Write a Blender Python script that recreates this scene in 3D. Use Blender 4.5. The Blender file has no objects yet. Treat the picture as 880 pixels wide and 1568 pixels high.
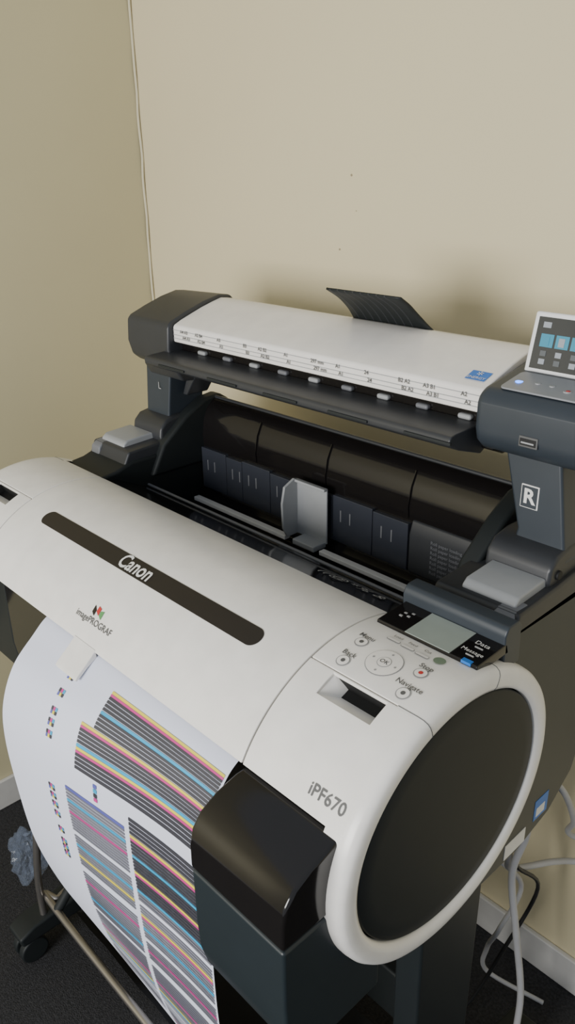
import bpy, bmesh, math, random, bisect
from mathutils import Vector, Matrix, noise as NZ
random.seed(3)
D=bpy.data; SC=bpy.context.scene
def link(o):
    SC.collection.objects.link(o); return o
# ---------------------------------------------------------------- materials
def mat(name,col,rough=.5,metal=0,noise=None,bump=None,alpha=1,emit=None,spec=.5,coat=0,trans=0):
    m=D.materials.new(name);m.use_nodes=True;nt=m.node_tree;b=nt.nodes['Principled BSDF']
    b.inputs['Base Color'].default_value=(*col,1);b.inputs['Roughness'].default_value=rough
    b.inputs['Metallic'].default_value=metal;b.inputs['Specular IOR Level'].default_value=spec
    b.inputs['Coat Weight'].default_value=coat;b.inputs['Transmission Weight'].default_value=trans
    b.inputs['Alpha'].default_value=alpha
    if emit: b.inputs['Emission Color'].default_value=(*emit[0],1);b.inputs['Emission Strength'].default_value=emit[1]
    tc=nt.nodes.new('ShaderNodeTexCoord')
    n=nt.nodes.new('ShaderNodeTexNoise');nt.links.new(tc.outputs['Object'],n.inputs['Vector'])
    sc,amt=(noise or (30,.04));n.inputs['Scale'].default_value=sc;n.inputs['Detail'].default_value=4
    r=nt.nodes.new('ShaderNodeValToRGB');nt.links.new(n.outputs['Fac'],r.inputs['Fac'])
    r.color_ramp.elements[0].position=.3;r.color_ramp.elements[1].position=.7
    r.color_ramp.elements[0].color=(*[c*(1-amt) for c in col],1);r.color_ramp.elements[1].color=(*[min(1,c*(1+amt)) for c in col],1)
    nt.links.new(r.outputs['Color'],b.inputs['Base Color'])
    if bump:
        n2=nt.nodes.new('ShaderNodeTexNoise');n2.inputs['Scale'].default_value=bump[0];n2.inputs['Detail'].default_value=3
        nt.links.new(tc.outputs['Object'],n2.inputs['Vector'])
        bp=nt.nodes.new('ShaderNodeBump');bp.inputs['Strength'].default_value=bump[1];bp.inputs['Distance'].default_value=bump[2]
        nt.links.new(n2.outputs['Fac'],bp.inputs['Height']);nt.links.new(bp.outputs['Normal'],b.inputs['Normal'])
    return m
WHITE=mat('warm_white_plastic',(.83,.805,.765),.28,bump=(900,.05,.0003))
WHITE2=mat('scanner_white_plastic',(.82,.79,.75),.28)
BEZEL=mat('bezel_white',(.80,.80,.80),.35)
GREY=mat('light_grey_plastic',(.33,.34,.35),.4)
MGREY=mat('mid_grey_plastic',(.16,.165,.18),.45)
DISC=mat('matte_black_plastic',(.012,.015,.0155),.55,bump=(1500,.1,.0003),spec=.35)
CHAR=mat('charcoal_plastic',(.030,.032,.036),.42)
SLATE=mat('slate_plastic',(.028,.036,.046),.42)
TEAL=mat('dark_slate_plastic',(.014,.021,.025),.42)
LEG=mat('stand_black_plastic',(.009,.013,.015),.5)
GLOSS=mat('gloss_black_plastic',(.008,.007,.007),.1)
STRIP=mat('dark_brown_strip',(.012,.009,.008),.4)
PANEL=mat('roll_holder_panel',(.036,.040,.052),.3)
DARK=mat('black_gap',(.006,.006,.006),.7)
INK=mat('grey_print',(.09,.09,.09),.5)
INKL=mat('soft_grey_print',(.3,.3,.3),.5)
SILVER=mat('silver_print',(.75,.74,.72),.35)
CHROME=mat('steel_tube',(.32,.30,.28),.3,metal=.85)
LCD=mat('lcd_glass',(.30,.34,.31),.12)
BLUE=mat('blue_print',(.02,.16,.55),.4)
CYANE=mat('screen_cyan',(.03,.20,.30),.3,emit=((.1,.55,.75),.16))
SCRN=mat('screen_glass',(.03,.033,.037),.1,emit=((.2,.22,.24),.06))
ICON=mat('screen_icon',(.25,.27,.30),.3,emit=((.6,.65,.7),.15))
ICOND=mat('screen_icon_dim',(.10,.11,.12),.3)
LED=mat('blue_led',(.02,.1,.9),.3,emit=((.05,.25,1),4))
RED=mat('red_print',(.5,.03,.03),.4)
GREEN=mat('green_print',(.1,.3,.1),.4)
PAPER=mat('paper',(.70,.73,.86),.55,noise=(8,.01))
PK=mat('ink_black',(.045,.045,.055),.5);PG=mat('ink_grey',(.16,.16,.19),.5)
PC=mat('ink_cyan',(.02,.36,.62),.5);PM=mat('ink_magenta',(.55,.04,.25),.5);PY=mat('ink_yellow',(.75,.62,.06),.5)
PB=mat('ink_blue',(.10,.11,.40),.5)
# ---------------------------------------------------------------- helpers
def empty(name,loc=(0,0,0)):
    e=D.objects.new(name,None);e.location=loc;e.empty_display_size=.05;return link(e)
def mk(name,verts,faces,m,parent=None,smooth=False,bevel=0,seg=2,mats=None,fm=None,recalc=True):
    me=D.meshes.new(name);me.from_pydata([tuple(v) for v in verts],[],faces)
    for mm in (mats or [m]): me.materials.append(mm)
    if fm: 
        for p,i in zip(me.polygons,fm): p.material_index=i
    if recalc:
        bm=bmesh.new();bm.from_mesh(me);bmesh.ops.recalc_face_normals(bm,faces=bm.faces);bm.to_mesh(me);bm.free()
    o=link(D.objects.new(name,me))
    if parent: o.parent=parent
    if smooth:
        for p in me.polygons:p.use_smooth=True
    if bevel:
        b=o.modifiers.new('bevel','BEVEL');b.width=bevel;b.segments=seg;b.limit_method='ANGLE';b.angle_limit=math.radians(35)
        for p in me.polygons:p.use_smooth=True
        w=o.modifiers.new('wn','WEIGHTED_NORMAL');w.keep_sharp=False
    return o
def box(name,x0,x1,y0,y1,z0,z1,m,parent=None,bevel=.002,seg=2):
    v=[(x,y,z) for x in(x0,x1) for y in(y0,y1) for z in(z0,z1)]
    f=[(0,1,3,2),(4,6,7,5),(0,4,5,1),(2,3,7,6),(0,2,6,4),(1,5,7,3)]
    return mk(name,v,f,m,parent,bevel=bevel,seg=seg)
def prism(name,poly,x0,x1,m,parent=None,bevel=.003,seg=2,axis='x',poly2=None):
    n=len(poly);p2=poly2 or poly
    if axis=='x': v=[(x0,a,b) for a,b in poly]+[(x1,a,b) for a,b in p2]
    elif axis=='y': v=[(a,x0,b) for a,b in poly]+[(a,x1,b) for a,b in p2]
    else: v=[(a,b,x0) for a,b in poly]+[(a,b,x1) for a,b in p2]
    f=[tuple(range(n)),tuple(range(2*n-1,n-1,-1))]+[(i,i+n,(i+1)%n+n,(i+1)%n) for i in range(n)]
    return mk(name,v,f,m,parent,bevel=bevel,seg=seg)
def catm(pts,n=8):
    P=[Vector(p) for p in pts];P=[P[0]*2-P[1]]+P+[P[-1]*2-P[-2]];out=[]
    for i in range(1,len(P)-2):
        for k in range(n):
            t=k/n;a,b,c,d=P[i-1:i+3]
            out.append(.5*((2*b)+(c-a)*t+(2*a-5*b+4*c-d)*t*t+(3*b-a-3*c+d)*t**3))
    out.append(P[-2]);return out
def tube(name,pts,r,m,parent=None,n=8,smooth=True):
    cu=D.curves.new(name,'CURVE');cu.dimensions='3D';cu.bevel_depth=r;cu.bevel_resolution=4;cu.use_fill_caps=True
    pp=catm(pts,n) if (n and len(pts)>2) else [Vector(p) for p in pts]
    s=cu.splines.new('POLY');s.points.add(len(pp)-1)
    for q,p in zip(s.points,pp): q.co=(*p,1)
    cu.materials.append(m);o=link(D.objects.new(name,cu))
    if parent:o.parent=parent
    return o
def cyl(name,c,axis,r,h,m,parent=None,n=32,bevel=.001,r2=None):
    r2=r if r2 is None else r2
    q=Vector((0,0,1)).rotation_difference(Vector(axis));v=[];
    for k,(z,rr) in enumerate(((-h/2,r),(h/2,r2))):
        for i in range(n):
            a=2*math.pi*i/n;v.append(Vector(c)+q@Vector((rr*math.cos(a),rr*math.sin(a),z)))
    f=[tuple(range(n)),tuple(range(2*n-1,n-1,-1))]+[(i,i+n,(i+1)%n+n,(i+1)%n) for i in range(n)]
    return mk(name,v,f,m,parent,bevel=bevel)
def textmesh(name,s,size,fn,m,parent=None,align='CENTER',shear=0,bold=0,xs=1):
    cu=D.curves.new(name+'_c','FONT');cu.body=s;cu.size=size;cu.align_x=align;cu.align_y='CENTER';cu.shear=shear;cu.offset=bold;cu.resolution_u=3
    o=link(D.objects.new(name+'_t',cu));dg=bpy.context.evaluated_depsgraph_get()
    me=D.meshes.new_from_object(o.evaluated_get(dg));D.objects.remove(o)
    for v in me.vertices: v.co=Vector(fn(v.co.x*xs,v.co.y))
    me.materials.clear();me.materials.append(m);me.name=name
    q=link(D.objects.new(name,me))
    if parent:q.parent=parent
    return q
# ---------------------------------------------------------------- body section curve
A,B,CY,CZ=.1868,.1700,0.,.891
TAB=[];_s=0;N=2000;prev=None
for i in range(N+1):
    ph=.9+(3.3-.9)*i/N;p=(A*math.cos(ph),B*math.sin(ph))
    if prev:_s+=math.hypot(p[0]-prev[0],p[1]-prev[1])
    prev=p;TAB.append((_s,ph,CY+p[0]))
S0=min(TAB,key=lambda t:abs(t[1]-math.pi/2))[0]
def ph_s(s):
    s+=S0;lo=0;hi=N
    while hi-lo>1:
        m_=(lo+hi)//2
        if TAB[m_][0]<=s:lo=m_
        else:hi=m_
    a,b=TAB[lo],TAB[hi];return a[1]+(b[1]-a[1])*(s-a[0])/(b[0]-a[0])
def s_y(y): return min(TAB[:1900],key=lambda t:abs(t[2]-y))[0]-S0
def surf(x,s,off=0):
    ph=ph_s(s);c,sn=math.cos(ph),math.sin(ph);n=Vector((c/A,sn/B)).normalized()
    return (x,CY+A*c+n[0]*off,CZ+B*sn+n[1]*off)
def EP(ph,k=1): return (CY+A*k*math.cos(ph),CZ+B*k*math.sin(ph))
def shell(name,x0,x1,s0,s1,m,parent,t=.005,nx=2,ns=40,hole=None,off=0,bevel=.0012):
    xs=[x0+(x1-x0)*i/nx for i in range(nx+1)];ss=[s0+(s1-s0)*i/ns for i in range(ns+1)]
    if hole:
        xs=sorted(set(xs+[hole[0],hole[1]]));ss=sorted([q for q in ss if min(abs(q-hole[2]),abs(q-hole[3]))>.001]+[hole[2],hole[3]])
    v=[surf(x,s,off) for x in xs for s in ss];n=len(ss);f=[]
    for i in range(len(xs)-1):
        for j in range(n-1):
            if hole and hole[0]-1e-6<=xs[i] and xs[i+1]<=hole[1]+1e-6 and hole[2]-1e-6<=ss[j] and ss[j+1]<=hole[3]+1e-6: continue
            f.append((i*n+j,i*n+j+1,(i+1)*n+j+1,(i+1)*n+j))
    o=mk(name,v,f,m,parent,smooth=True,recalc=False)
    so=o.modifiers.new('sol','SOLIDIFY');so.thickness=t;so.offset=-1
    if bevel:
        b=o.modifiers.new('bevel','BEVEL');b.width=bevel;b.segments=2;b.limit_method='ANGLE';b.angle_limit=math.radians(40)
        o.modifiers.new('wn','WEIGHTED_NORMAL')
    return o
def decal(name,outline,m,parent,off=.0006):
    """flat shape (x,s outline, convex) wrapped on the curved cover"""
    bm=bmesh.new();vs=[bm.verts.new((p[0],p[1],0)) for p in outline];bm.faces.new(vs)
    y0=min(p[1] for p in outline);y1=max(p[1] for p in outline);k=8
    for i in range(1,k):
        bmesh.ops.bisect_plane(bm,geom=bm.verts[:]+bm.edges[:]+bm.faces[:],plane_co=(0,y0+(y1-y0)*i/k,0),plane_no=(0,1,0))
    for v in bm.verts: v.co=Vector(surf(v.co.x,v.co.y,off))
    me=D.meshes.new(name);bm.to_mesh(me);bm.free();me.materials.append(m)
    o=link(D.objects.new(name,me));o.parent=parent;return o
def rrect(x0,x1,y0,y1,r,n=8):
    o=[]
    for cx,cy,a in((x1-r,y1-r,0),(x0+r,y1-r,90),(x0+r,y0+r,180),(x1-r,y0+r,270)):
        for i in range(n+1):
            t=math.radians(a+90*i/n);o.append((cx+r*math.cos(t),cy+r*math.sin(t)))
    return o
def circ(cx,cy,r,n=28): return [(cx+r*math.cos(2*math.pi*i/n),cy+r*math.sin(2*math.pi*i/n)) for i in range(n)]
# ================================================================ PRINTER
PR=empty('large_format_printer',(0,0,0))
YB=.066;SB=s_y(YB);SF=s_y(-.168)
front=[EP(2.55-(2.55-1.22)*i/26,.965) for i in range(27)]
trough=[(.068,1.040),(.10,1.034),(.17,1.000),(.235,.962),(.248,.950),(.272,.950),(.287,.972),(.291,1.050),(.289,1.075),(.294,1.105),(.304,1.126),(.318,1.138),(.336,1.140),(.352,1.130),(.362,1.10),(.365,1.0),(.36,.85),(.34,.76),(.29,.70),(.1,.69),(-.07,.70),(-.12,.73),(-.13,.80),(-.13,.925)]
prism('central_body',front+trough,-.331,.331,GLOSS,PR,bevel=.0015)
sidep=[EP(2.62-(2.62-1.30)*i/26,.85) for i in range(27)]+[(.060,1.030),(.070,1.044),(.105,1.048),(.135,1.058),(.30,1.060),(.345,1.045),(.368,1.00),(.372,.90),(.36,.80),(.335,.73),(.28,.688),(.20,.670),(.05,.675),(-.07,.70),(-.12,.73),(-.13,.80),(-.13,.925)]
prism('side_housing_right',sidep,.331,.452,TEAL,PR,bevel=.006,seg=3)
prism('side_housing_left',sidep,-.452,-.331,DISC,PR,bevel=.006,seg=3)
shell('top_cover',-.3172,.3172,SB,SF,WHITE,PR,nx=4)
SP=s_y(-.065)
SH0,SH1=s_y(-.0685),s_y(-.0945)
for sg,nm in((1,'right'),(-1,'left')):
    x=sorted((sg*.3195,sg*.462));h=sorted((sg*.356,sg*.429))
    shell('cap_front_'+nm,x[0],x[1],SP+.0008,SF,WHITE,PR,hole=(h[0],h[1],SH0,SH1),nx=4,ns=30)
    shell('cap_top_'+nm,x[0],x[1],SB,SP-.0003,WHITE,PR,nx=4,ns=20)
    # recessed finger grip: dark well under the rear edge, light ramp rising to the front edge
    sm=SH0+(SH1-SH0)*.42;hx=sorted((h[0]+.014,h[1]))
    if sg<0: hx=sorted((h[0],h[1]-.014))
    e=.0015
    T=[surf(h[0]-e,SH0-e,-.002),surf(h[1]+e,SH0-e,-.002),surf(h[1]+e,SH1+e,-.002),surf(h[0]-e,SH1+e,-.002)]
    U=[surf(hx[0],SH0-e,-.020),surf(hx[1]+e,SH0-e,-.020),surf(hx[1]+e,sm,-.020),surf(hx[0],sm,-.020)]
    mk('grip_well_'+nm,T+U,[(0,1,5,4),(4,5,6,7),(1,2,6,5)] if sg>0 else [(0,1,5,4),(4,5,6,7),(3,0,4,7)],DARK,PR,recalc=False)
    mk('grip_ramp_'+nm,T+U,[(2,3,7,6),(3,0,4,7)] if sg>0 else [(2,3,7,6),(1,2,6,5)],WHITE,PR,recalc=False)
def ring(sg,nm):
    prof=[(.440,0),(.464,0),(.4712,.0010),(.4758,.0038),(.478,.008),(.4785,.014),(.478,.0215),(.4755,.0262),(.469,.0272)]
    n=160;v=[];f=[]
    for x,d in prof:
        for i in range(n):
            t=2*math.pi*i/n;v.append((sg*x,CY+(A-d)*math.cos(t),CZ+(B-d)*math.sin(t)))
    for k in range(len(prof)-1):
        for i in range(n): f.append((k*n+i,k*n+(i+1)%n,(k+1)*n+(i+1)%n,(k+1)*n+i))
    mk('end_ring_'+nm,v,f,WHITE,PR,smooth=True)
    v=[];f=[];prof=[(.466,.0285),(.473,.0288),(.4745,.031),(.4755,.05),(.4765,.10)]
    for x,d in prof:
        for i in range(n):
            t=2*math.pi*i/n;v.append((sg*x,CY+(A-d)*math.cos(t),CZ+(B-d)*math.sin(t)))
    for k in range(len(prof)-1):
        for i in range(n): f.append((k*n+i,k*n+(i+1)%n,(k+1)*n+(i+1)%n,(k+1)*n+i))
    f.append(tuple(range((len(prof)-1)*n,len(prof)*n)))
    mk('end_disc_'+nm,v,f,DISC,PR,smooth=True)
    cyl('ring_backing_'+nm,(sg*.452,CY,CZ),(1,0,0),.140,.024,DARK,PR,n=48)
    # panel seams crossing the ring
    for q,yy in enumerate((-.065,.060)):
        ph=ph_s(s_y(yy));pts=[]
        for x,d in ((.440,0),(.464,0),(.4712,.0010),(.4758,.0038),(.478,.008),(.4785,.014),(.478,.0215),(.4755,.0262)):
            pts.append((sg*(x+.00005),CY+(A-d)*math.cos(ph),CZ+(B-d)*math.sin(ph)))
        tube('ring_seam_%s_%d'%(nm,q),pts,.00045,INK,PR,n=0)
ring(1,'right');ring(-1,'left')
SS=s_y(-.078)
decal('logo_strip',rrect(-.251,.251,SS-.0135,SS+.0135,.0132),STRIP,PR)
def on(x0,s0,off=.0012): return lambda u,v:surf(x0+u,s0-v,off)
textmesh('maker_lettering','Canon',.032,on(0,SS),SILVER,PR,bold=.0006,xs=.85)
SI=s_y(-.147)
textmesh('series_lettering','imagePROGRAF',.0125,on(0,SI+.005,.0008),INK,PR,bold=.0001)
for k,(dx,ds,m_) in enumerate(((-.010,-.010,STRIP),(-.002,-.013,RED),(.006,-.010,GREEN))):
    decal('series_icon_%d'%k,[(dx-.003,SI+ds-.006+.002*k),(dx+.004,SI+ds-.002*k),(dx+.004,SI+ds+.008),(dx-.003,SI+ds+.004)],m_,PR,.0008)
textmesh('model_lettering','iPF670',.0185,on(.431,s_y(-.156),.0009),INK,PR,bold=.0002,xs=.95)
prism('cover_pull_tab',[surf(0,SF-.004,.0004)[1:],surf(0,SF,.0012)[1:],(-.182,.954),(-.196,.9425),(-.2005,.9370),(-.1975,.9345),(-.180,.948),(-.165,.957)],-.026,.026,WHITE,PR,bevel=.0012)
# ---- control panel
def tl(x0,y0): 
    s0=s_y(y0);return lambda u,v:surf(x0+u,s0-v,.0008)
def sdec(n,x,y,r,m_,off): decal(n,[(x+a,s_y(y)+b) for a,b in circ(0,0,r)],m_,PR,off)
def button(n,x,y,r):
    sdec(n+'_rim',x,y,r*1.18,INKL,.0007);sdec(n+'_face',x,y,r,WHITE2,.0011)
for n,x,y,t,ty in(('menu',.349,-.017,'Menu',.0115),('back',.353,-.051,'Back',.0115),('stop',.4306,-.0177,'Stop',.0115),('navigate',.4346,-.051,'Navigate',.0115)):
    button('button_'+n,x,y,.0068)
    textmesh('label_'+n,t,.0095,tl(x-.001,y+ty),INK,PR,bold=.0001)
    sdec('button_%s_mark'%n,x,y,.0026,RED if n=='stop' else INK,.0014)
sdec('dpad_rim',.3906,-.028,.0208,INKL,.0005);sdec('dpad',.3906,-.028,.0200,WHITE2,.0009)
sdec('ok_rim',.3906,-.028,.0080,INKL,.0011);sdec('ok_face',.3906,-.028,.0073,WHITE2,.0013)
textmesh('label_ok','OK',.0075,lambda u,v:surf(.3906+u,s_y(-.028)-v,.0016),INK,PR,bold=.0001)
for k,(a,b) in enumerate(((.0145,0),(-.0145,0),(0,.0145),(0,-.0145))): sdec('dpad_arrow_%d'%k,.3906+a,-.028+b,.0013,INKL,.0012)
sdec('power_button',.4315,.013,.0068,mat('power_green',(.18,.24,.17),.4),.0012)
for k,(x,t) in enumerate(((.372,'Load'),(.392,'Feed'),(.412,'Cut'))):
    s_=s_y(.010-k*.001);decal('key_%d'%k,rrect(x-.009,x+.009,s_-.0024,s_+.0024,.002),INKL,PR,.0007)
    decal('keyface_%d'%k,rrect(x-.0083,x+.0083,s_-.0018,s_+.0018,.0016),WHITE2,PR,.0010)
    textmesh('label_%s'%t.lower(),t,.006,tl(x,.019),INK,PR)
# LCD unit
prism('display_housing',[(.028,1.052),(.030,1.0625),(.086,1.0650),(.090,1.052)],.331,.4665,GLOSS,PR,bevel=.0012)
prism('display_hood',[(.083,1.03),(.081,1.074),(.085,1.0820),(.090,1.0845),(.106,1.0850),(.113,1.079),(.115,1.03)],.3265,.4665,SLATE,PR,bevel=.002)
prism('display_glass',[(.030,1.0628),(.0305,1.0634),(.080,1.0656),(.080,1.0650)],.371,.431,LCD,PR,bevel=0)
def dp(x0,y0):return lambda u,v:(x0+u,y0+v,1.0634+(y0+v-.03)*.0446)
textmesh('label_data','Data',.0095,dp(.449,.066),SILVER,PR);textmesh('label_message','Message',.0082,dp(.4480,.048),SILVER,PR)
box('energy_sticker',.447,.459,.0285,.0345,1.060,1.0634,BLUE,PR,0)
for k,(a,b) in enumerate(((.345,.052),(.353,.056),(.346,.060),(.354,.064))): box('status_icon_%d'%k,a,a+.004,b,b+.0025,1.062,1.0645,INKL,PR,0)
for k in(0,1): box('status_led_%d'%k,.444,.454,.058-.017*k,.0593-.017*k,1.062,1.0648-.0007*k,INKL,PR,0)
# ---- ink tank cover
prism('ink_tank_lid',[(-.160,.961),(-.178,.960),(-.205,.953),(-.226,.942),(-.238,.927),(-.2425,.908),(-.243,.8765),(-.15,.8765)],.319,.459,GLOSS,PR,bevel=.004,seg=3)
prism('ink_tank_housing',[(-.2425,.8745),(-.2425,.80),(-.2405,.76),(-.233,.730),(-.215,.708),(-.18,.700),(-.10,.70),(-.10,.8745)],.320,.459,TEAL,PR,bevel=.004,seg=3)
# ---- trough furniture
box('guide_rail_left',-.305,-.055,.247,.259,.958,.9655,SILVER,PR,.001)
box('guide_rail_right',.025,.30,.247,.259,.958,.9655,SILVER,PR,.001)
xx=[-.322,-.25,-.205,-.13,.02,.105,.175]
for k in range(len(xx)-1):
    box('roll_panel_%d'%k,xx[k]+.0006,xx[k+1]-.0006,.2835,.30,.972,1.052-(.003 if k%2 else 0),PANEL,PR,.001)
    for q in range(2): box('roll_panel_slot_%d_%d'%(k,q),xx[k]+.018+q*.02,xx[k]+.0205+q*.02,.2825,.285,1.010,1.030,MGREY,PR,0)
prism('roll_panel_wide',[(.2815,.972),(.2815,1.035),(.288,1.056),(.30,1.056),(.30,.972)],.178,.326,CHAR,PR,bevel=.003)
for q in range(7): textmesh('roll_panel_note_%d'%q,'Roll paper loading guide',.0075,lambda u,v,q=q:(.255+u,.2810,1.034-.008*q+v),MGREY,PR)
box('paper_guide_plate',-.047,.022,.268,.272,.968,1.066,GREY,PR,.0015)
prism('paper_guide_flange',[(.270,.968),(.270,1.066),(.262,1.068),(.240,1.058),(.234,1.03),(.236,.985),(.245,.968)],-.050,-.045,GREY,PR,bevel=.001)
box('paper_guide_lip',-.047,.022,.262,.270,1.062,1.0665,GREY,PR,.001)
box('paper_guide_foot',-.030,.020,.240,.270,.962,.972,GREY,PR,.002)
tube('roll_cover_edge',[(-.331,.326,1.1405),(.331,.326,1.1405)],.003,CHAR,PR,n=0)
for k,x in enumerate((-.17,.0,.17)): prism('roll_cover_rib_%d'%k,[(.2885,1.056),(.2865,1.075),(.2915,1.106),(.302,1.128),(.306,1.126),(.296,1.10),(.292,1.06)],x-.0006,x+.0006,GLOSS,PR,bevel=0)
SI_=mat('silver_icon',(.55,.54,.50),.35)
for k,(x,t) in enumerate(((.165,'(('),(.19,'@'),(.215,'*'),(.235,'%'),(.262,'&'))):
    textmesh('feed_icon_%d'%k,t,.030,lambda u,v,x=x:(x+u,.118+v*.89,1.0340-(.018+v*.89)*.486+.0022),SI_,PR)
tube('feed_slope_edge',[(-.33,.165,1.0065),(.33,.165,1.0065)],.0025,MGREY,PR,n=0)
for sg,nm in((1,'right'),(-1,'left')):
    a,b=sorted((sg*.335,sg*.452))
    prism('shoulder_'+nm,[(.118,1.045),(.133,1.074),(.22,1.078),(.30,1.085),(.335,1.09),(.35,1.04)],a,b,CHAR,PR,bevel=.004)
    a,b=sorted((sg*.366,sg*.440))
    prism('release_lever_'+nm,[(.142,1.070),(.143,1.078),(.152,1.085),(.205,1.088),(.212,1.084),(.212,1.070)],a,b,GREY,PR,bevel=.003,seg=3)
    a,b=sorted((sg*.420,sg*.448))
    prism('release_lever_arm_'+nm,[(.121,1.050),(.124,1.066),(.135,1.074),(.16,1.076),(.16,1.050)],a,b,MGREY,PR,bevel=.003)
    a,b=sorted((sg*.322,sg*.350))
    prism('roll_end_wall_'+nm,[(.17,1.02),(.20,1.075),(.255,1.118),(.30,1.142),(.335,1.146),(.36,1.13),(.365,1.02)],a,b,DISC,PR,bevel=.006,seg=3)
box('warning_sticker_blue',.4515,.4525,.235,.27,.70,.735,BLUE,PR,0)
box('warning_sticker_white',.4517,.4529,.24,.262,.705,.72,SILVER,PR,0)
box('rating_label',.4515,.4528,.165,.215,.680,.705,SILVER,PR,0)
# ================================================================ SCANNER
SN=empty('wide_format_scanner',(.016,.3,1.28))
o_=Matrix.Translation((-.016,-.3,-1.28))
def par(objs_before):
    for o in D.objects:
        if o not in objs_before and o.parent==SN: o.matrix_parent_inverse=o_
before=set(D.objects)
lid=[(.2185,1.2636),(.2185,1.2885),(.2205,1.2925),(.235,1.2990),(.255,1.3060),(.280,1.3145),(.305,1.3215),(.3243,1.3262),(.340,1.3245),(.356,1.315),(.366,1.295),(.368,1.2636)]
prism('lid',lid,-.2945,.3255,WHITE2,SN,bevel=.0025,seg=3)
for k,z in enumerate((1.2705,1.2765,1.2845)): box('lid_rib_%d'%k,-.293,.324,.2175,.219,z,z+.0008,GREY,SN,0)
prism('scan_bed',[(.236,1.215),(.236,1.2634),(.362,1.2634),(.362,1.215),(.33,1.205),(.26,1.205)],-.30,.335,GLOSS,SN,bevel=.002)
prism('feed_tray',[(.1685,1.2325),(.1675,1.2395),(.1705,1.2440),(.180,1.2455),(.236,1.2475),(.250,1.215),(.236,1.207),(.19,1.222)],-.313,.318,CHAR,SN,bevel=.002)
for k in range(5): box('tray_tab_%d'%k,-.27+.13*k,-.20+.13*k,.1655,.169,1.2345,1.238,DISC,SN,.0005)
for k in range(9):
    x=-.245+k*.066
    box('roller_%d'%k,x,x+.020,.229,.240,1.2472,1.2545,GREY if k%2==0 else MGREY,SN,.003)
labs=['A4 A3','A2 B4','A3','B3','A2 B2','A1','297 mm','A1','24','B2 A2','A3 B1','A2']
for k,t in enumerate(labs):
    x=-.275+.058*k*.9+(.012 if k%3==0 else 0)
    for q in range(2): textmesh('size_mark_%d_%d'%(k,q),t,.0078,lambda u,v,x=x,q=q:(x+.006*q+u,.2170,1.2835-.0095*q+v),INK,SN,bold=.0001)
capo=[(.214,1.222),(.206,1.250),(.209,1.2905),(.217,1.298),(.25,1.3105),(.29,1.3235),(.325,1.3310),(.350,1.3285),(.372,1.305),(.378,1.25),(.372,1.215),(.30,1.205),(.232,1.208)]
def inset(p,k,c=(.29,1.262)): return [(c[0]+(a-c[0])*k,c[1]+(b-c[1])*k) for a,b in p]
ec=prism('end_cap_left',inset(capo,.94),-.4,-.2955,CHAR,SN,bevel=.005,seg=3,poly2=capo,axis='x')
for v in ec.data.vertices:
    if v.co.x<-.35: v.co.x=-.429
prism('cap_underframe_left',[(.222,1.213),(.236,1.190),(.33,1.180),(.35,1.21)],-.40,-.30,CHAR,SN,bevel=.004)
unit=[(.214,1.226),(.203,1.236),(.1985,1.252),(.1985,1.283),(.203,1.294),(.216,1.3005),(.270,1.3105),(.33,1.3235),(.355,1.318),(.374,1.295),(.376,1.235),(.365,1.213),(.25,1.212)]
prism('control_unit',unit,.327,.485,SLATE,SN,bevel=.010,seg=4)
pz=lambda y:1.3009+(y-.216)*.186
v=[(a,b,pz(b)+.0002+h) for h in(0,.0022) for a,b in rrect(.349,.470,.213,.262,.006)]
n=len(v)//2
mk('control_plate',v,[tuple(range(n)),tuple(range(2*n-1,n-1,-1))]+[(i,i+n,(i+1)%n+n,(i+1)%n) for i in range(n)],mat('silver_plate',(.24,.25,.27),.4),SN,bevel=.0006)
for k,(x,y,r,m_) in enumerate(((.362,.234,.0045,LED),(.384,.238,.0035,GREY),(.402,.238,.0035,GREY),(.424,.232,.005,GREY),(.4245,.232,.0025,RED),(.444,.235,.004,GREEN))):
    cyl('control_key_%d'%k,(x,y,pz(y)+.0022+(.0006 if k==4 else 0)),(0,0,1),r,.0016,m_,SN,n=20,bevel=.0003)
box('usb_frame',.390,.414,.1970,.1995,1.2440,1.2570,INK,SN,.001);box('usb_slot',.392,.412,.1962,.199,1.2465,1.2545,DARK,SN,.0003)
box('usb_tongue',.394,.410,.1957,.198,1.249,1.2508,GREY,SN,0)
T_=empty('touch_screen_pivot',(.408,.271,1.309));T_.parent=SN
def scr(n,x0,x1,z0,z1,y0,y1,m_,bev=.0): return box(n,x0,x1,y0,y1,z0,z1,m_,T_,bev)
scr('screen_body',-.064,.064,0,.072,0,.012,BEZEL,.003)
scr('screen_glass',-.0575,.0575,.006,.066,-.0008,.002,SCRN)
for c_ in range(5):
    x=-.050+.0195*c_
    scr('screen_tile_%d'%c_,x,x+.0165,.032,.047,-.0013,-.0006,CYANE)
    scr('screen_tile_doc_%d'%c_,x+.004,x+.0115,.034,.044,-.0018,-.0010,ICON if c_==1 else CYANE)
    for r_,z in enumerate((.012,.0215)):
        scr('screen_icon_%d%d'%(r_,c_),x+.003,x+.0105,z,z+.0062,-.0013,-.0006,ICON if (c_+r_)%2==0 else ICOND)
scr('screen_title',-.050,-.040,.054,.0605,-.0013,-.0006,ICON)
T_.rotation_euler=(math.radians(-13),0,0)
prism('screen_bracket',[(.28,1.305),(.285,1.335),(.30,1.335),(.33,1.318)],.37,.44,CHAR,SN,bevel=.002)
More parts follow.
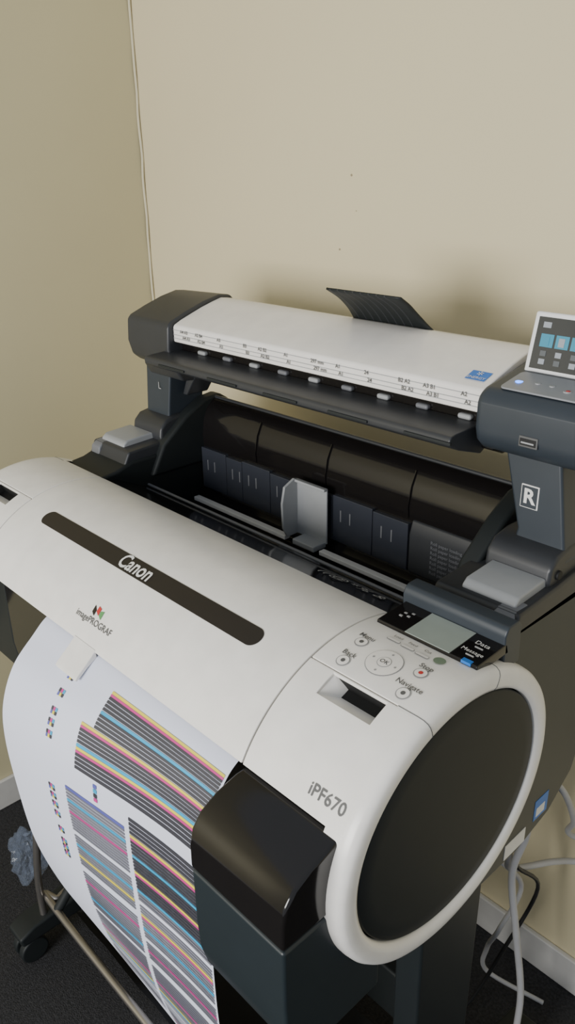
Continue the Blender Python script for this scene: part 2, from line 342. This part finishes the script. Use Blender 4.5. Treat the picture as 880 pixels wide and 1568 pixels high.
for sg,nm,dx in((1,'right',.016),(-1,'left',.016)):
    if sg>0: pf=[(.348,1.235),(.424,1.235),(.446,1.095),(.370,1.078),(.378,1.125)]
    else: pf=[(-.410,1.235),(-.343,1.235),(-.338,1.20),(-.352,1.115),(-.345,1.078),(-.424,1.095)]
    prism('arm_'+nm,pf,.236,.315,SLATE,SN,bevel=.004,axis='y')
    ft=[(.205,1.080),(.208,1.100),(.222,1.113),(.250,1.118),(.33,1.118),(.345,1.09),(.345,1.07),(.21,1.07)]
    a,b=sorted((sg*.347+dx*.5,sg*.437+dx*.5))
    prism('arm_foot_'+nm,ft,a,b,CHAR,SN,bevel=.007,seg=3)
    cyl('arm_screw_'+nm,(sg*.437+dx*.5+sg*.001,.225,1.088),(1,0,0),.006,.004,DARK,SN)
    cx_=sg*.375+dx
    if sg>0:
        box('arm_plate_right',cx_-.012,cx_+.012,.2345,.2365,1.155,1.185,SILVER,SN,.001)
        box('arm_plate_right_inner',cx_-.0105,cx_+.0105,.2340,.236,1.1565,1.1835,SLATE,SN,.0)
    else: cx_-=.012
    textmesh('arm_letter_'+nm,'R' if sg>0 else 'L',.026 if sg>0 else .018,lambda u,v,c=cx_:(c+u,.2336,1.170+v),SILVER if sg>0 else GREY,SN,bold=.0008 if sg>0 else 0)
prism('arm_wedge_left',[(-.318+.016,1.235),(-.265,1.235),(-.325,1.155),(-.338,1.155)],.26,.31,CHAR,SN,bevel=.003,axis='y')
def lidp(x0,y0): return lambda u,v:(x0+u,y0+v*.94,1.306+(y0+v*.94-.255)*.345+.0008)
ls=lidp(.302,.247)
mk('energy_label',[ls(-.014,-.016),ls(.014,-.016),ls(.014,.004),ls(-.014,.004)],[(0,1,2,3)],BLUE,SN)
ls2=lambda u,v:tuple(a+b for a,b in zip(ls(u,v),(0,0,.0006)))
textmesh('energy_label_text','ENERGY',.007,lambda u,v:ls2(u,v-.012),SILVER,SN);textmesh('energy_star','*',.02,lambda u,v:ls2(u,v-.006),SILVER,SN)
gp=[(.345,1.318),(.336,1.330),(.322,1.345),(.300,1.362),(.272,1.377)]
v=[];f=[];n=12;gp2=[(p.x,p.y) for p in catm([(a,b,0) for a,b in gp],4)]
m_=len(gp2)
for j,(y,z) in enumerate(gp2):
    t=j/(m_-1)
    for i in range(n+1):
        w=i/n;x0=.010+.006*t;x1=.165-.030*math.sin(min(1,t*1.3)*math.pi/2)+.018*t
        v.append((x0+(x1-x0)*w,y,z))
for j in range(m_-1):
    for i in range(n): f.append((j*(n+1)+i,j*(n+1)+i+1,(j+1)*(n+1)+i+1,(j+1)*(n+1)+i))
g=mk('return_guide',v,f,DISC,SN,smooth=True);so=g.modifiers.new('s','SOLIDIFY');so.thickness=.003
for k in range(8):
    x=.024+k*.0145
    tube('return_guide_rib_%d'%k,[(x,y-.0015,z-.0015) for y,z in gp2[2:]],.0014,CHAR,SN,n=0)
par(before)
# ================================================================ PAPER
PA=empty('printed_paper_sheet',(0,0,0))
Lp=[(-.150,.962),(-.166,.957),(-.186,.940),(-.222,.905),(-.245,.855),(-.252,.800),(-.249,.718),(-.238,.600),(-.212,.490),(-.175,.380),(-.130,.260),(-.085,.150),(-.050,.05),(-.045,.012)]
Rp=[(-.150,.962),(-.164,.957),(-.180,.944),(-.200,.915),(-.211,.870),(-.215,.800),(-.215,.718),(-.213,.600),(-.205,.490),(-.180,.380),(-.140,.260),(-.095,.150),(-.060,.05),(-.055,.012)]
Lc=[(p.x,p.y) for p in catm([(a,b,0) for a,b in Lp],10)];Rc=[(p.x,p.y) for p in catm([(a,b,0) for a,b in Rp],10)]
acc=[0]
for i in range(1,len(Lc)): acc.append(acc[-1]+math.hypot(Lc[i][0]-Lc[i-1][0],Lc[i][1]-Lc[i-1][1]))
X0,X1=-.112,.306
def pap(x,s,off=0):
    i=max(1,min(len(acc)-1,bisect.bisect_left(acc,s)));t=(s-acc[i-1])/(acc[i]-acc[i-1])
    w=(x-X0)/(X1-X0);w=w*w*(3-2*w)
    a=[Lc[i-1][k]*(1-t)+Lc[i][k]*t for k in(0,1)];b=[Rc[i-1][k]*(1-t)+Rc[i][k]*t for k in(0,1)]
    p=[a[k]*(1-w)+b[k]*w for k in(0,1)]
    dy=Lc[i][0]-Lc[i-1][0];dz=Lc[i][1]-Lc[i-1][1];l=math.hypot(dy,dz) or 1
    return (x,p[0]+dz/l*off,p[1]-dy/l*off)
def sz(z): return acc[min(range(len(Lc)),key=lambda i:abs(Lc[i][1]-z))]
nx=16;v=[];f=[]
for s in acc:
    for i in range(nx+1): v.append(pap(X0+(X1-X0)*i/nx,s))
for j in range(len(acc)-1):
    for i in range(nx): f.append((j*(nx+1)+i,j*(nx+1)+i+1,(j+1)*(nx+1)+i+1,(j+1)*(nx+1)+i))
mk('sheet',v,f,PAPER,PA,smooth=True)
PV=[];PF=[];PI=[];PM_=[PK,PG,PC,PM,PY,PB]
def bar(x0,x1,s0,s1,ci):
    k=max(1,int((x1-x0)/.02));kk=max(1,int((s1-s0)/.006));b0=len(PV)
    for j in range(kk+1):
        for i in range(k+1): PV.append(pap(x0+(x1-x0)*i/k,s0+(s1-s0)*j/kk,.0009))
    for j in range(kk):
        for i in range(k):
            a=b0+j*(k+1)+i;PF.append((a,a+1,a+k+2,a+k+1));PI.append(ci)
SEQ={'k':[(0,.0058)]*4,'g':[(1,.0055)]*3,'c':[(2,.0048)],'m':[(3,.0040)],'y':[(4,.0046)],'b':[(5,.0045)],'w':[(None,.007)]}
def group(x0,x1,s,kind,gap=.0015):
    for ch in kind:
        for ci,h in SEQ[ch]:
            if ci is not None: bar(x0,x1,s,s+h-(gap if ci<2 else .0004),ci)
            s+=h
    return s
sA=sz(.943)
sB_=group(.088,.303,sA,'ymkck')
sC_=group(.064,.303,sB_,'ymkcymk')
s2=group(.166,.303,sC_+.016,'kymkckymkcgw')
s2=group(.166,.303,s2,'gymgcgwgmg',.0022)
t2=group(.040,.156,sC_+.034,'bgcgmggwgcgyg',.002)
u=group(.040,.156,t2+.012,'gmggcgwggmgycgwggg',.0024)
u=group(.166,.303,s2+.012,'ggmgycgwgggmggbgg',.0024)
for zz in(.935,.918,.897,.882,.868,.785,.770,.752,.735,.705,.690,.672,.655):
    s=sz(zz)
    for q,ci in enumerate((0,3,2,5,4,0)): bar(.000+.0045*(q%3),.0040+.0045*(q%3),s+.0055*(q//3),s+.0050+.0055*(q//3),ci)
s=sC_+.004
for q in range(4): bar(.100,.107,s+.006*q,s+.005+.006*q,[5,2,0,3][q])
mk('printed_pattern',PV,PF,PK,PA,mats=PM_,fm=PI,recalc=False)
# ================================================================ STAND
ST=empty('stand',(0,0,0));ST.parent=PR
for sg,nm in((1,'right'),(-1,'left')):
    prism('leg_'+nm,[(.055,.70),(.06,.09),(.195,.09),(.20,.70)],sg*.385-.022,sg*.385+.022,LEG,ST,bevel=.005)
    prism('foot_'+nm,[(-.20,.062),(-.205,.085),(-.17,.10),(.03,.115),(.28,.115),(.40,.09),(.40,.062)],sg*.415-.028,sg*.415+.028,DISC,ST,bevel=.006)
    for k,y in enumerate((-.175,.37)):
        for d in(-.014,.014): cyl('caster_%s_%d_%d'%(nm,k,int(d>0)),(sg*.415+d,y,.0305),(1,0,0),.030,.018,DISC,ST,bevel=.004)
        box('caster_fork_%s_%d'%(nm,k),sg*.415-.005,sg*.415+.005,y-.015,y+.015,.03,.066,CHAR,ST,.002)
    tube('basket_post_'+nm,[(sg*.405,-.140,.10),(sg*.405,-.138,.20),(sg*.405,-.125,.31)],.0075,CHROME,ST)
box('crossbeam',-.385,.385,.10,.16,.30,.40,DISC,ST,.005)
box('underframe',-.43,.43,-.06,.28,.672,.70,DISC,ST,.003)
tube('basket_rod_front',[(-.395,-.06,.14),(-.375,-.115,.148),(-.345,-.133,.15),(.345,-.133,.15),(.375,-.115,.148),(.395,-.06,.14)],.0075,CHROME,ST,n=6)
tube('basket_rod_back',[(-.39,-.02,.17),(-.345,-.085,.16),(.345,-.085,.16),(.39,-.02,.17)],.0065,CHROME,ST,n=6)
tube('basket_brace',[(-.405,-.125,.305),(-.40,-.04,.30),(-.40,.06,.31)],.0065,CHAR,ST)
tube('basket_hook',[(-.35,-.13,.15),(-.345,-.105,.185),(-.34,-.09,.21)],.010,DISC,ST)
v=[];f=[]
for j in range(9):
    for i in range(13):
        v.append((-.335+.67*i/12,-.10+.26*j/8,.13-.065*math.sin(math.pi*j/8)-.004*math.sin(i*2.1+j)))
for j in range(8):
    for i in range(12): f.append((j*13+i,j*13+i+1,(j+1)*13+i+1,(j+1)*13+i))
mk('basket_cloth',v,f,mat('black_cloth',(.012,.012,.013),.9),ST,smooth=True)
# ================================================================ CABLES + BAG
CAB=mat('grey_cable',(.42,.42,.43),.5);CABK=mat('black_cable',(.015,.015,.015),.5)
tube('power_cable',[(.40,.30,.69),(.41,.31,.60),(.395,.31,.50),(.405,.33,.36),(.42,.35,.20),(.43,.34,.06),(.47,.36,.008),(.60,.42,.007)],.006,CAB)
tube('network_cable',[(.43,.33,.70),(.44,.36,.655),(.425,.44,.54),(.40,.49,.46),(.44,.545,.41),(.62,.55,.40)],.005,CAB)
tube('network_cable.001',[(.39,.28,.69),(.385,.31,.54),(.378,.34,.475),(.40,.44,.43),(.42,.50,.40),(.48,.545,.39),(.62,.55,.42)],.0055,CAB)
tube('scanner_cable',[(.42,.30,.70),(.41,.30,.62),(.39,.33,.50),(.40,.40,.40),(.37,.36,.25),(.33,.33,.10),(.28,.30,.02),(.2,.28,.008)],.0035,CABK)
tube('scanner_cable.001',[(.35,.28,.68),(.34,.33,.50),(.36,.42,.36),(.36,.36,.30),(.32,.40,.18),(.30,.45,.05),(.40,.50,.008)],.0045,CAB)
bm=bmesh.new();bmesh.ops.create_icosphere(bm,subdivisions=4,radius=.042)
for v_ in bm.verts:
    c=v_.co.copy();k=.85+.6*NZ.noise(c*28)+.35*abs(NZ.noise(c*60));v_.co=Vector((c.x*k*.9,c.y*k,(c.z*k)*1.5))
lo=min(v_.co.z for v_ in bm.verts)
for v_ in bm.verts: v_.co+=Vector((-.605,-.075,-lo+.001))
me=D.meshes.new('crumpled_plastic_bag');bm.to_mesh(me);bm.free();me.materials.append(mat('clear_plastic',(.45,.55,.75),.06,alpha=.13,spec=.8))
link(D.objects.new('crumpled_plastic_bag',me))
# ================================================================ ROOM
XW,YW=-.869,.574
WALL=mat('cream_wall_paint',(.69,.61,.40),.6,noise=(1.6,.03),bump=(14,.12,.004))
WALL_SHADED=mat('cream_wall_paint_shaded',(.58,.525,.335),.6,noise=(1.6,.04),bump=(10,.14,.004))  # same cream paint, darkened: the left wall's shade is put into its colour
SKIRT=mat('white_skirting',(.58,.57,.55),.5)
CARP=mat('charcoal_carpet',(.020,.020,.022),.95,noise=(180,.6),bump=(350,.8,.004))
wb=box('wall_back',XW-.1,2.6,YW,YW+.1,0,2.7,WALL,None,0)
wl=box('wall_left',XW-.1,XW,-3.2,YW,0,2.7,WALL_SHADED,None,0)
box('floor',XW-.1,2.6,-3.2,YW+.1,-.05,0,CARP,None,0)
box('baseboard_back',XW+.0,2.6,YW-.012,YW-.0003,.0005,.085,SKIRT,None,.003)
box('baseboard_left',XW+.0003,XW+.012,-3.2,YW-.013,.0005,.085,SKIRT,None,.003)
pts=[]
for i in range(60):
    z=.09+i*(2.55/59);pts.append((XW+.004+.0012*math.sin(i*1.7),YW-.004-.001*math.cos(i*2.3),z))
tube('trim_corner',pts,.003,mat('corner_caulk',(.64,.59,.42),.6),None,n=2)
for k,(x,z,r) in enumerate(((-.213,1.52,.0022),(-.20,1.46,.001),(-.24,1.391,.002),(.30,1.60,.001))):
    c=cyl('wall_scuff_%d'%k,(x,YW-.0004,z),(0,1,0),r,.0008,mat('scuff_%d'%k,(.36,.30,.19),.8),None,n=10,bevel=0);c.parent=wb
# ================================================================ LIGHT
w=D.worlds.new('room_ambient');SC.world=w;w.use_nodes=True
w.node_tree.nodes['Background'].inputs[0].default_value=(.84,.91,1,1);w.node_tree.nodes['Background'].inputs[1].default_value=.56
def area(n,loc,tgt,sx,sy,pw,col):
    l=D.lights.new(n,'AREA');l.shape='RECTANGLE';l.size=sx;l.size_y=sy;l.energy=pw;l.color=col
    o=link(D.objects.new(n,l));o.location=loc;o.rotation_euler=(Vector(tgt)-Vector(loc)).to_track_quat('-Z','Y').to_euler();return o
area('window_daylight',(.35,-2.6,1.45),(.1,.3,1.15),1.3,1.0,88,(1,.985,.955))
# ================================================================ CAMERA
cam=D.cameras.new('camera');co=link(D.objects.new('camera',cam));SC.camera=co
yaw,pit,rol,F=.8168,-.4123,.0161,1226.83
f=Vector((-math.sin(yaw)*math.cos(pit),math.cos(yaw)*math.cos(pit),math.sin(pit)))
rt=Vector((math.cos(yaw),math.sin(yaw),0));dn=f.cross(rt)
r2=rt*math.cos(rol)+dn*math.sin(rol);d2=-rt*math.sin(rol)+dn*math.cos(rol)
M=Matrix((r2,-d2,-f)).transposed().to_4x4();M.translation=Vector((.8392,-.5854,1.5440));co.matrix_world=M
cam.sensor_fit='VERTICAL';cam.sensor_height=36;cam.lens=36*F/1568;cam.clip_start=.02
